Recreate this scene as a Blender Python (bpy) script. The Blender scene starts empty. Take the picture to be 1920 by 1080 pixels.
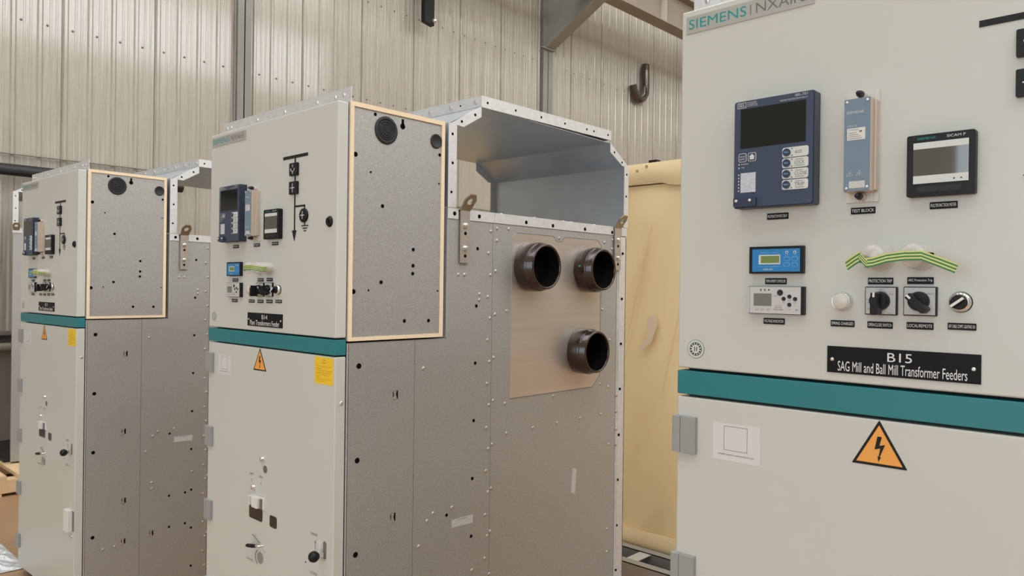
import bpy, bmesh, math, random
from mathutils import Vector, Matrix
random.seed(7)
PI = math.pi
C = bpy.context.scene.collection
S = bpy.context.scene

# ------------------------------------------------------------------ camera
H = 1.56
cd = bpy.data.cameras.new('camera'); cam = bpy.data.objects.new('camera', cd); C.objects.link(cam)
cd.sensor_width = 36; cd.lens = 1410.0/1920*36; cd.clip_start = .05; cd.clip_end = 200
FW = Vector((-.68362174, .72983650, 0.0)); RT = Vector((.72978022, .68356891, .01242453)); UP = Vector((-.00906328, -.00849859, .99992281))
R = Matrix((RT, UP, -FW)).transposed()
cam.matrix_world = Matrix.Translation((0, 0, H)) @ R.to_4x4()
S.camera = cam

# ------------------------------------------------------------------ world, lights, exposure
w = bpy.data.worlds.new('world'); S.world = w; w.use_nodes = True
w.node_tree.nodes['Background'].inputs[0].default_value = (.72, .84, 1.0, 1)
w.node_tree.nodes['Background'].inputs[1].default_value = 1.0
S.view_settings.view_transform = 'Standard'; S.view_settings.look = 'None'
S.view_settings.gamma = 1; S.view_settings.exposure = 0.06; S.view_settings.use_curve_mapping = False

def area(name, loc, rot, sx, sy, power, col):
    l = bpy.data.lights.new(name, 'AREA'); l.shape = 'RECTANGLE'; l.size = sx; l.size_y = sy
    l.energy = power; l.color = col
    o = bpy.data.objects.new(name, l); C.objects.link(o); o.location = loc; o.rotation_euler = rot
    return o
SKY_X = (-5.2, -1.2, 2.8, 6.8)
CEIL = 11.4
for i, x in enumerate(SKY_X):
    area('skylight_lamp', (x, 4.0, CEIL - .06), (0, 0, 0), 1.3, 21.0, 350, (.93, .975, 1.0))
area('doorway_daylight', (.95, -8.95, 2.9), (PI/2, 0, 0), 7.05, 5.2, 270, (.84, .94, 1.0))
area('added_side_light', (9.25, 6.0, 9.7), (0, math.radians(80), 0), 2.2, 20.0, 620, (.84, .94, 1.0))  # added light, no known source: cools the cabinet sides and streaks the cladding

# ------------------------------------------------------------------ materials
def M(name, col, rough=.5, metal=0.0, noise=None, bump=None, spec=.5, trans=0, alpha=1, emis=None, coat=0, aniso=None, ior=1.45):
    m = bpy.data.materials.new(name); m.use_nodes = True; nt = m.node_tree; b = nt.nodes['Principled BSDF']
    b.inputs['Base Color'].default_value = (*col, 1); b.inputs['Roughness'].default_value = rough
    b.inputs['Metallic'].default_value = metal; b.inputs['Specular IOR Level'].default_value = spec
    b.inputs['Transmission Weight'].default_value = trans; b.inputs['Alpha'].default_value = alpha
    b.inputs['Coat Weight'].default_value = coat; b.inputs['IOR'].default_value = ior
    if emis: b.inputs['Emission Color'].default_value = (*emis[0], 1); b.inputs['Emission Strength'].default_value = emis[1]
    tc = nt.nodes.new('ShaderNodeTexCoord'); mp = nt.nodes.new('ShaderNodeMapping'); nt.links.new(tc.outputs['Object'], mp.inputs[0])
    if noise:                                   # (scale xyz, strength, colour2)
        mp.inputs['Scale'].default_value = noise[0]
        n = nt.nodes.new('ShaderNodeTexNoise'); n.inputs['Scale'].default_value = 1; n.inputs['Detail'].default_value = 5
        nt.links.new(mp.outputs[0], n.inputs['Vector'])
        r = nt.nodes.new('ShaderNodeValToRGB'); r.color_ramp.elements[0].position = .3; r.color_ramp.elements[1].position = .7
        r.color_ramp.elements[0].color = (*col, 1); r.color_ramp.elements[1].color = (*noise[1], 1)
        nt.links.new(n.outputs[0], r.inputs[0]); nt.links.new(r.outputs[0], b.inputs['Base Color'])
    if bump:                                    # (scale xyz, strength, distance, detail)
        mp2 = nt.nodes.new('ShaderNodeMapping'); mp2.inputs['Scale'].default_value = bump[0]; nt.links.new(tc.outputs['Object'], mp2.inputs[0])
        n2 = nt.nodes.new('ShaderNodeTexNoise'); n2.inputs['Scale'].default_value = 1; n2.inputs['Detail'].default_value = bump[3] if len(bump) > 3 else 2
        nt.links.new(mp2.outputs[0], n2.inputs['Vector'])
        bp = nt.nodes.new('ShaderNodeBump'); bp.inputs['Strength'].default_value = bump[1]; bp.inputs['Distance'].default_value = bump[2]
        nt.links.new(n2.outputs[0], bp.inputs['Height']); nt.links.new(bp.outputs[0], b.inputs['Normal'])
    return m
CREAM = M('cream_powder_coat', (.57, .578, .535), .34, bump=((900, 900, 900), .10, .0004))
TEAL = M('teal_paint', (.022, .19, .215), .42)
GALV = M('galvanised_steel', (.355, .352, .345), .48, .55, noise=((260, 430, 260), (.52, .515, .505)), bump=((300, 430, 300), .18, .0006))
GALVL = M('bright_zinc_steel', (.66, .665, .67), .5, .55, noise=((50, 50, 50), (.74, .745, .76)), bump=((300, 300, 300), .2, .0008))
GALVS = M('smooth_steel_sheet', (.52, .57, .62), .4, .75, noise=((9, 9, 9), (.57, .62, .67)))
BRUSH = M('brushed_aluminium', (.60, .54, .49), .34, .7, noise=((8, 2, 60), (.64, .58, .53)))
SCREWM = M('dull_zinc_screw', (.50, .48, .44), .42, .75)
ZINC = M('zinc_bolt', (.72, .71, .68), .3, .9)
OLIVE = M('passivated_zinc_shaded', (.27, .225, .16), .4, .6, noise=((20, 20, 20), (.34, .30, .20)))  # zinc darkened: shade of the down-facing lug eye put into the colour
OLIVEL = M('passivated_zinc_strap', (.47, .42, .37), .42, .7, noise=((20, 20, 20), (.55, .49, .44)))
GASK = M('cream_foam_seal', (.86, .69, .49), .75, bump=((80, 80, 80), .4, .001))
BLACK = M('black_plastic', (.010, .010, .011), .42, spec=.3)
BLACKM = M('black_rubber', (.02, .02, .024), .6)
HOLE = M('dark_hole', (.006, .005, .005), .9, spec=0.05)
PLATE = M('black_engraved_plate', (.007, .008, .010), .5, spec=.2)
WHITE = M('white_lettering', (.75, .75, .74), .6)
WHITEP = M('white_plastic', (.74, .73, .70), .4)
GREYP = M('grey_hinge_paint', (.31, .315, .315), .45)
NAVY = M('navy_relay_case', (.030, .042, .078), .38)
NAVYF = M('navy_relay_face', (.042, .058, .105), .42)
SCREEN = M('dark_glass_screen', (.008, .010, .009), .08)
METERS = M('meter_display_glass', (.10, .10, .09), .04, .3, ior=1.8)
PALE = M('pale_display_bar', (.62, .64, .63), .35)
STEELB = M('blue_grey_faceplate', (.165, .235, .305), .42)
BEIGE = M('beige_block_plastic', (.56, .47, .40), .45)
BEIGEL = M('pale_block_plastic', (.62, .59, .54), .45)
BLUE = M('bright_blue_overlay', (.02, .21, .50), .4)
BLUEL = M('light_blue_print', (.22, .50, .78), .5)
LCD = M('green_lcd', (.17, .24, .075), .3)
LCDG = M('grey_lcd', (.17, .18, .17), .3)
SILV = M('silver_overlay', (.53, .53, .53), .42)
GREYT = M('grey_lettering', (.16, .16, .16), .6)
DTEAL = M('teal_lettering', (.01, .27, .27), .5)
REDT = M('red_lettering', (.42, .05, .05), .6)
LOGOB = M('grey_logo_plate', (.42, .415, .38), .4, .2)
CHROME = M('chrome', (.75, .75, .75), .16, 1)
CLEAR = M('clear_plastic', (.80, .76, .71), .10, alpha=.38, coat=.5)
LENS = M('frosted_lens', (.62, .60, .56), .25)
TYEL = M('tape_yellow', (.62, .62, .22), .55)
TGRN = M('tape_green', (.03, .20, .075), .55)
ORNG = M('orange_label', (.83, .36, .075), .5)
YEL = M('yellow_label', (.86, .56, .03), .5)
YTXT = M('brown_print', (.36, .19, .02), .6)
PAPER = M('pale_paper', (.56, .55, .54), .55)
PAPERW = M('white_paper', (.70, .68, .65), .5)
BROWN = M('brown_epoxy_resin', (.030, .014, .010), .22, coat=.4)
GRN = M('green_dot', (.05, .35, .16), .5)
WALLP = M('cream_wall_cladding', (.39, .355, .30), .3, .0, noise=((.35, .5, .12), (.43, .395, .34)), bump=((17, 17, 1.6), .9, .028, 3), coat=1.0)
WALLP.node_tree.nodes['Principled BSDF'].inputs['Coat Roughness'].default_value = .10
WALLQ = M('cream_wall_cladding_plain', (.56, .53, .47), .5)
SEAM = M('cladding_seam', (.22, .19, .15), .7)
DADO = M('grey_dado', (.19, .165, .135), .6, noise=((2, 2, 2), (.24, .21, .18)))
COLM = M('grey_steel_paint', (.245, .25, .225), .5, noise=((2, 2, 2), (.28, .28, .25)))
COLD = M('brown_grey_steel_paint', (.27, .23, .18), .5, noise=((2, 2, 2), (.31, .265, .21)))
BEAMW = M('beam_web_paint', (.55, .49, .42), .5)
FLOORM = M('concrete_floor', (.36, .215, .115), .45, noise=((1.6, 1.6, 1.6), (.43, .27, .155)), bump=((30, 30, 30), .2, .002))
CEILM = M('ceiling_sheet', (.62, .58, .52), .6)
WOOD = M('pine_wood', (.66, .46, .27), .6, noise=((3, 22, 22), (.78, .58, .36)))
WOODY = M('yellow_pine', (.74, .54, .26), .55, noise=((20, 20, 3), (.84, .65, .36)))
WRAP = M('yellow_crate_wrap', (.90, .70, .40), .36, noise=((1.2, 3, .7), (.95, .78, .48)), coat=.35)
WRAPL = M('pale_fold', (.82, .64, .38), .3, coat=.4)
RIM = M('dark_steel', (.03, .028, .026), .45, .3)
FOIL = M('clear_wrap_heap', (.70, .72, .74), .22, .35, bump=((25, 25, 25), 1, .02, 4))
PIPE = M('black_pipe', (.018, .016, .015), .4)
HOOKM = M('shiny_dark_wrap', (.045, .032, .022), .2, bump=((18, 18, 5), .8, .01), coat=.8)
SKYL = M('skylight_sheet', (.9, .9, .88), .4, emis=((1.0, .96, .90), 1.5))

# ------------------------------------------------------------------ mesh builder
class MB:
    def __init__(s): s.v = []; s.f = []; s.mi = []; s.sm = []
    def add(s, vs, fs, mi=0, sm=False):
        o = len(s.v); s.v += [tuple(p) for p in vs]; s.f += [[i+o for i in f] for f in fs]; s.mi += [mi]*len(fs); s.sm += [sm]*len(fs); return s
    def box(s, x0, x1, y0, y1, z0, z1, mi=0):
        return s.add([(x, y, z) for x in (x0, x1) for y in (y0, y1) for z in (z0, z1)],
                     [(0,1,3,2), (4,6,7,5), (0,4,5,1), (2,3,7,6), (0,2,6,4), (1,5,7,3)], mi)
    def rbox(s, x0, x1, y0, y1, z0, z1, r, mi=0, n=3):      # rounded corners in x-z
        pts = []
        for cx, cz, a in ((x1-r, z1-r, 0), (x0+r, z1-r, PI/2), (x0+r, z0+r, PI), (x1-r, z0+r, 1.5*PI)):
            pts += [(cx+r*math.cos(a+k*PI/2/n), cz+r*math.sin(a+k*PI/2/n)) for k in range(n+1)]
        return s.prism(pts, 'y', y0, y1, mi)
    def prism(s, pts, ax, a0, a1, mi=0):
        n = len(pts)
        def P(p, a): return (p[0], a, p[1]) if ax == 'y' else ((a, p[0], p[1]) if ax == 'x' else (p[0], p[1], a))
        return s.add([P(p, a0) for p in pts]+[P(p, a1) for p in pts],
                     [list(range(n))[::-1], list(range(n, 2*n))]+[(i, (i+1) % n, n+(i+1) % n, n+i) for i in range(n)], mi)
    def cyl(s, p0, p1, r0, r1=None, n=20, mi=0, caps=True):
        r1 = r0 if r1 is None else r1; p0 = Vector(p0); p1 = Vector(p1); d = (p1-p0).normalized()
        a = d.orthogonal().normalized(); b = d.cross(a)
        ring = lambda p, r: [tuple(p+(a*math.cos(2*PI*k/n)+b*math.sin(2*PI*k/n))*r) for k in range(n)]
        s.add(ring(p0, r0)+ring(p1, r1), [(i, (i+1) % n, n+(i+1) % n, n+i) for i in range(n)], mi, True)
        if caps:
            s.add(ring(p0, r0), [list(range(n))[::-1]], mi); s.add(ring(p1, r1), [list(range(n))], mi)
        return s
    def lathe(s, o, d, prof, n=32, mi=0, sm=True):          # prof: (distance along d, radius)
        o = Vector(o); d = Vector(d).normalized(); a = d.orthogonal().normalized(); b = d.cross(a); vs = []; fs = []
        for t, r in prof: vs += [tuple(o+d*t+(a*math.cos(2*PI*k/n)+b*math.sin(2*PI*k/n))*max(r, 1e-5)) for k in range(n)]
        for j in range(len(prof)-1): fs += [(j*n+i, j*n+(i+1) % n, (j+1)*n+(i+1) % n, (j+1)*n+i) for i in range(n)]
        return s.add(vs, fs, mi, sm)
    def tube(s, pts, r, n=10, mi=0):
        P = [Vector(p) for p in pts]; vs = []; fs = []; prev = None
        for i, p in enumerate(P):
            d = ((P[min(i+1, len(P)-1)]-P[max(i-1, 0)])).normalized()
            a = d.orthogonal().normalized() if prev is None else (prev-d*prev.dot(d)).normalized()
            prev = a; b = d.cross(a); rr = r[i] if isinstance(r, (list, tuple)) else r
            vs += [tuple(p+(a*math.cos(2*PI*k/n)+b*math.sin(2*PI*k/n))*rr) for k in range(n)]
        for j in range(len(P)-1): fs += [(j*n+i, j*n+(i+1) % n, (j+1)*n+(i+1) % n, (j+1)*n+i) for i in range(n)]
        s.add(vs, fs, mi, True); m = len(P)-1
        s.add(vs[:n], [list(range(n))[::-1]], mi); s.add(vs[m*n:], [list(range(n))], mi); return s
    def grid(s, fn, nu, nv, mi=0, sm=True):
        vs = [fn(i/nu, j/nv) for i in range(nu+1) for j in range(nv+1)]
        return s.add(vs, [(i*(nv+1)+j, (i+1)*(nv+1)+j, (i+1)*(nv+1)+j+1, i*(nv+1)+j+1) for i in range(nu) for j in range(nv)], mi, sm)
    def holed(s, pts, c, r, T, th, mi=0, n=32):             # plate with a round hole; T maps (a, b, h) to a point
        def hit(ang):
            dx, dy = math.cos(ang), math.sin(ang); best = 9
            for i in range(len(pts)):
                x0, y0 = pts[i]; x1, y1 = pts[(i+1) % len(pts)]; ex, ey = x1-x0, y1-y0; D = dx*ey-dy*ex
                if abs(D) < 1e-9: continue
                t = ((x0-c[0])*ey-(y0-c[1])*ex)/D; u = ((x0-c[0])*dy-(y0-c[1])*dx)/D
                if t > 0 and -1e-6 <= u <= 1+1e-6: best = min(best, t)
            return (c[0]+dx*best, c[1]+dy*best)
        angs = sorted([2*PI*k/n for k in range(n)]+[math.atan2(p[1]-c[1], p[0]-c[0]) % (2*PI) for p in pts]); m = len(angs)
        o = [hit(a) for a in angs]; q = [(c[0]+r*math.cos(a), c[1]+r*math.sin(a)) for a in angs]
        vs = [T(*p, 0) for p in o]+[T(*p, 0) for p in q]+[T(*p, th) for p in o]+[T(*p, th) for p in q]; fs = []
        for i in range(m):
            j = (i+1) % m
            fs += [(i, j, m+j, m+i), (2*m+i, 3*m+i, 3*m+j, 2*m+j), (i, 2*m+i, 2*m+j, j), (m+i, m+j, 3*m+j, 3*m+i)]
        return s.add(vs, fs, mi)
    def text(s, txt, u0, u1, z0, z1, v, mi=0, T=None):
        pts, fs = text_mesh(txt)
        if not pts: return s
        xs = [p[0] for p in pts]; ys = [p[1] for p in pts]; a, b, c, d = min(xs), max(xs), min(ys), max(ys)
        T = T or (lambda x, z: (x, v, z))
        return s.add([T(u0+(p[0]-a)/(b-a or 1)*(u1-u0), z0+(p[1]-c)/(d-c or 1)*(z1-z0)) for p in pts], fs, mi)
    def build(s, name, mats, parent=None, bevel=0, seg=2):
        me = bpy.data.meshes.new(name); me.from_pydata(s.v, [], s.f)
        for m in (mats if isinstance(mats, (list, tuple)) else [mats]): me.materials.append(m)
        me.polygons.foreach_set('material_index', s.mi); me.polygons.foreach_set('use_smooth', s.sm); me.update()
        bm = bmesh.new(); bm.from_mesh(me); bmesh.ops.recalc_face_normals(bm, faces=bm.faces); bm.to_mesh(me); bm.free()
        o = bpy.data.objects.new(name, me); C.objects.link(o)
        if parent: o.parent = parent
        if bevel:
            b = o.modifiers.new('bevel', 'BEVEL'); b.width = bevel; b.segments = seg; b.limit_method = 'ANGLE'; b.harden_normals = True
        return o
_tc = {}
def text_mesh(txt):
    if txt not in _tc:
        cu = bpy.data.curves.new('t', 'FONT'); cu.body = txt; cu.resolution_u = 3; cu.offset = 0
        o = bpy.data.objects.new('t', cu); C.objects.link(o)
        bpy.context.view_layer.update()
        me = o.evaluated_get(bpy.context.evaluated_depsgraph_get()).to_mesh()
        _tc[txt] = ([tuple(v.co) for v in me.vertices], [list(p.vertices) for p in me.polygons])
        bpy.data.objects.remove(o); bpy.data.curves.remove(cu)
    return _tc[txt]
def tag(o, label=None, cat=None, group=None, kind=None):
    for k, v in (('label', label), ('category', cat), ('group', group), ('kind', kind)):
        if v: o[k] = v
    return o
def empty(name, loc, rz=0):
    o = bpy.data.objects.new(name, None); C.objects.link(o); o.location = loc; o.rotation_euler = (0, 0, rz); o.empty_display_size = .1; return o
def copy_tree(o, parent=None):
    c = o.copy(); C.objects.link(c); c.parent = parent
    for ch in list(o.children): copy_tree(ch, c)
    return c
def dup(o, loc, parent):
    c = o.copy(); C.objects.link(c); c.parent = parent; c.location = loc; return c

# ------------------------------------------------------------------ the hall
WX = -7.9
f = MB(); f.box(-8.4, 9.6, -9.2, 20.4, -.12, 0); tag(f.build('floor', FLOORM), kind='structure')
def cladding(y0, y1, z0, z1, rib0, pitch, X, sgn, seams=()):
    m = MB(); k0 = math.floor((y0-rib0)/pitch); prof = [(y0, 0)]
    k = k0
    while rib0+k*pitch+.05 < y1:
        c = rib0+k*pitch
        if c-.03 > y0:
            prof += [(c-.026, 0), (c-.012, .015), (c+.012, .015), (c+.026, 0)]
            prof += [(c+pitch*.36, 0), (c+pitch*.38, .003), (c+pitch*.44, .003), (c+pitch*.46, 0), (c+pitch*.60, 0), (c+pitch*.62, .003), (c+pitch*.68, .003), (c+pitch*.70, 0)]
        k += 1
    prof = [p for p in prof if p[0] <= y1]+[(y1, 0)]
    nz = 2; vs = []; fs = []; n = len(prof)
    for j in range(nz): vs += [(X+sgn*d, y, (z0, z1)[j]) for y, d in prof]
    fs = [(i, i+1, n+i+1, n+i) for i in range(n-1)]
    m.add(vs, fs)
    m.box(min(X-sgn*.05, X-sgn*.004), max(X-sgn*.05, X-sgn*.004), y0, y1, z0, z1)
    for c in seams: m.box(min(X, X+sgn*.006), max(X, X+sgn*.006), c-.002, c+.002, z0, z1, 1)
    return m
RP = .2103; RIB0 = 1.8455
wl = cladding(-9, 20, 1.12, CEIL, RIB0, RP, WX, 1, [RIB0+RP*(2+4*k)-.032 for k in range(-12, 22)]).build('wall_left', [WALLP, SEAM]); tag(wl, kind='structure')
scr = MB().lathe((0, 0, 0), (1, 0, 0), [(0, .011), (.004, .010), (.007, .006), (.0075, 0)], 8).build('screw', GREYT, wl); scr.location = (WX+.002, RIB0+.06, H+2.37)
for k in range(1, 46):
    yy = RIB0+.06+k*RP
    if not (3.85 < yy < 4.2 or 9.0 < yy < 9.5): dup(scr, (WX+.002, yy, H+2.37), wl)
    if not (3.85 < yy < 4.2 or 9.0 < yy < 9.5) and k > 12: dup(scr, (WX+.002, yy, H+3.61), wl)
d = MB(); d.box(WX-.05, WX+.02, -9, 20, .12, 1.12); d.box(WX-.05, WX+.05, -9, 20, 0, .12, 1)
tag(d.build('trim_1', [DADO, CEILM]), kind='structure')
tag(MB().box(WX+.022, WX+.05, -9, 20, H+1.139, H+1.145).build('trim_2', SEAM), kind='structure')
tag(MB().box(WX+.021, WX+.10, -9, 20, 1.055, 1.085).build('trim_3', RIM), kind='structure')
wr = MB(); wr.box(9.4, 9.5, -9, 20, 0, 8.6); wr.box(9.4, 9.5, -9, 20, 10.8, CEIL); wr.box(9.4, 9.5, -9, -4, 8.6, 10.8); wr.box(9.4, 9.5, 16, 20, 8.6, 10.8)
tag(wr.build('wall_right', WALLQ), kind='structure')
wf = MB(); wf.box(9.42, 9.45, -4, 16, 8.6, 10.8, 1)
for k in range(11): wf.box(9.38, 9.42, -4+2*k-.03, -4+2*k+.03, 8.6, 10.8)
tag(wf.build('window_5', [WHITEP, SKYL]), kind='structure')  # unseen glowing strip, added to go with the side light
tag(MB().box(WX, 9.4, 20, 20.1, 0, CEIL).build('wall_back', WALLQ), kind='structure')
b = MB(); b.box(WX, -2.6, -9.1, -9, 0, CEIL); b.box(4.5, 9.4, -9.1, -9, 0, CEIL); b.box(-2.6, 4.5, -9.1, -9, 5.6, CEIL)
tag(b.build('wall_front', WALLQ), kind='structure')
c = MB(); xs = [WX]+[q for x in SKY_X for q in (x-.65, x+.65)]+[9.4]
for i in range(0, len(xs), 2): c.box(xs[i], xs[i+1], -9, 20, CEIL, CEIL+.08)
tag(c.build('ceiling', CEILM), kind='structure')
for i, x in enumerate(SKY_X):
    tag(MB().box(x-.65, x+.65, -9, 20, CEIL+.02, CEIL+.05).build('window_%d' % (i+1), SKYL), kind='structure')

def column(y0, y1, lab):
    m = MB(); X0 = WX+.03; X1 = WX+.075; yc = (y0+y1)/2
    m.box(X1-.014, X1, y0, y1, 0, CEIL); m.box(X0, X0+.012, y0, y1, 0, CEIL); m.box(X0, X1, yc-.006, yc+.006, 0, CEIL)
    o = m.build('steel_column', COLM); tag(o, lab, 'column', 'columns along the wall'); return o
column(3.925, 4.085, 'narrow grey steel column on the cladding wall above the middle cabinet')
c2 = column(9.02, 9.25, 'grey steel column with a bracket arm, standing behind the open metal hood')
g = MB(); g.prism([(WX+.075, H+3.82), (WX+.075, H+5.5), (-6.7, H+5.5), (-6.7, H+4.40)], 'y', 9.125, 9.145)
g.prism([(WX+.075, H+3.80), (WX+.075, H+3.83), (-6.7, H+4.43), (-6.7, H+4.40)], 'y', 9.03, 9.24)
g.box(-7.82, -7.775, 8.92, 9.26, H+3.80, H+3.815)
g.build('bracket_arm', COLM, c2)
# runway beam
m = MB(); m.box(-7.0, -6.74, 2, 20, H+4.47, H+4.485); m.box(-6.875, -6.86, 2, 20, H+4.485, H+5.05); m.box(-7.0, -6.74, 2, 20, H+5.05, H+5.065)
rb = m.build('crane_runway_beam', [COLD]); tag(rb, 'brown-grey steel runway beam crossing high above the hanging hook', 'beam')
st = MB().box(-6.859, -6.75, 0, .012, H+4.486, H+5.049).build('stiffener', BEAMW, rb); st.location = (0, 10.9, 0)
for y in (9.4, 12.4, 13.9, 15.4): dup(st, (0, y, 0), rb)
# black drop bar and hook
m = MB(); m.prism([(6.40, H+3.50), (6.56, H+3.47), (6.56, CEIL), (6.40, CEIL)], 'x', -7.70, -7.62)
o = m.build('hanging_channel', BLACK); tag(o, 'black steel channel hanging down over the wall cladding at the top', 'channel')
MB().lathe((-7.60, 6.55, H+3.53), (1, 0, 0), [(-.02, .03), (.01, .03), (.03, .012), (.03, 0)], 12).build('end_bolt', ZINC, o)
X = -7.80; K_ = 7.80/7.6
def hp(y, z): return (X, y, z)
px = [(11.58, 4.08), (11.575, 3.90), (11.59, 3.72), (11.57, 3.56), (11.49, 3.46), (11.38, 3.42), (11.28, 3.46), (11.22, 3.56), (11.19, 3.64)]
m = MB().tube([hp(y*K_, H+z*K_) for y, z in px], [.075, .08, .078, .085, .09, .085, .078, .07, .066], 12)
o = m.build('hanging_hook', HOOKM); tag(o, 'dark shiny J-shaped crane hook hanging in front of the far cladding', 'hook')
# dark service pipe and sill pipe
o = MB().cyl((-7.74, -6, H+.985), (-7.74, 3.3, H+.985), .052, n=16).build('service_pipe', PIPE); tag(o, 'thick black pipe running along the wall at the far left', 'pipe')
o = MB().cyl((-7.80, -6, .985), (-7.80, 3.6, .985), .035, n=16).build('rail_pipe', COLD); tag(o, 'grey-brown pipe along the top of the dark dado at far left', 'pipe')

# ------------------------------------------------------------------ switchgear cabinet (local: x across the door, y into depth, z up)
W = .803; ZB = .104; zz = lambda z: z-ZB
TZ = 1.922
def zpts(p): return [(a, zz(b)) for a, b in p]
def screws(proto_fn, name, parent, locs, mat):
    o = proto_fn().build(name, mat, parent); o.location = locs[0]
    for l in locs[1:]: dup(o, l, parent)
def rear_hood(root):
    h = MB(); X1 = W
    prof = [(.426, TZ), (.426, 2.200), (.578, 2.281), (1.332, 2.268), (1.465, 2.184), (1.465, TZ)]
    hood = MB(); t = .002
    for i in range(len(prof)-1):
        (a, b), (c_, d_) = prof[i], prof[i+1]
        L = math.hypot(c_-a, d_-b); nx, nz = -(d_-b)/L*t, (c_-a)/L*t
        hood.prism([(a, zz(b)), (c_, zz(d_)), (c_-nx, zz(d_-nz)), (a-nx, zz(b-nz))], 'x', 0.0, X1)
    o = hood.build('hood_sheet', GALVS, root); tag(o, 'bare grey steel sheet arched over the rear compartment')
    for s, x in ((1, X1), (-1, 0)):
        x0, x1 = (x, x+.002) if s > 0 else (x-.002, x)
        fh = ((.463, 2.165), (.463, 2.069))
        for pl_, hs in (([(.426, TZ), (.463, TZ), (.463, 2.200), (.426, 2.200)], ((.443, 2.165), (.445, 2.069), (.441, 1.972))),
                        ([(.436, 2.200), (.493, 2.196), (.576, 2.244), (.576, 2.281)], ((.484, 2.213), (.546, 2.246))),
                        ([(1.332, 2.268), (1.465, 2.184), (1.419, 2.182), (1.332, 2.230)], ((1.36, 2.232), (1.416, 2.197))),
                        ([(1.435, TZ), (1.466, TZ), (1.466, 2.184), (1.435, 2.184)], ((1.452, 2.149), (1.450, 2.055)))):
            fl = MB().prism(zpts(pl_), 'x', x0, x1)
            for v, z in hs: fl.cyl((x1 if s > 0 else x0, v, zz(z)), (x1+.0006 if s > 0 else x0-.0006, v, zz(z)), .0048, n=10, mi=1)
            fl.build('end_flange', [GALVL, HOLE], root)
        continue
        for v, z in ((.484, 2.213), (.546, 2.246), (.443, 2.165), (.445, 2.069), (.441, 1.972), (1.36, 2.232), (1.416, 2.197), (1.452, 2.149), (1.450, 2.055)):
            fl.cyl((x1 if s > 0 else x0, v, zz(z)), (x1+.0006 if s > 0 else x0-.0006, v, zz(z)), .0048, n=10, mi=1)
        fl.build('end_flange', [GALVL, HOLE], root)
    tp = MB(); tp.box(-.004, X1+.004, .574, 1.334, zz(2.315), zz(2.318)); tp.box(-.004, X1+.004, .574, .577, zz(2.280), zz(2.315)); tp.box(-.004, X1+.004, 1.331, 1.334, zz(2.28), zz(2.315))
    tp.box(X1+.001, X1+.004, .577, 1.331, zz(2.278), zz(2.315)); tp.box(-.004, -.001, .577, 1.331, zz(2.278), zz(2.315))
    for v in (.603, .746, .887, 1.027, 1.166, 1.213, 1.31): tp.cyl((X1+.004, v, zz(2.297)), (X1+.0046, v, zz(2.297)), .0045, n=10, mi=1)
    for u in (.537, .70, .45): tp.cyl((u, .574, zz(2.298)), (u, .5734, zz(2.298)), .0035, n=10, mi=1)
    top = tp.build('hood_cover', [GALVL, HOLE], root)
    screws(lambda: MB().lathe((0, 0, 0), (0, -1, 0), [(0, .010), (.001, .010), (.001, .0075), (.005, .0075), (.006, .005), (.006, 0)], 6, sm=False), 'bolt', top,
           [(u, .574, zz(2.299)) for u in (.779, .651, .5377, .40, .28, .16)], ZINC)

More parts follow.
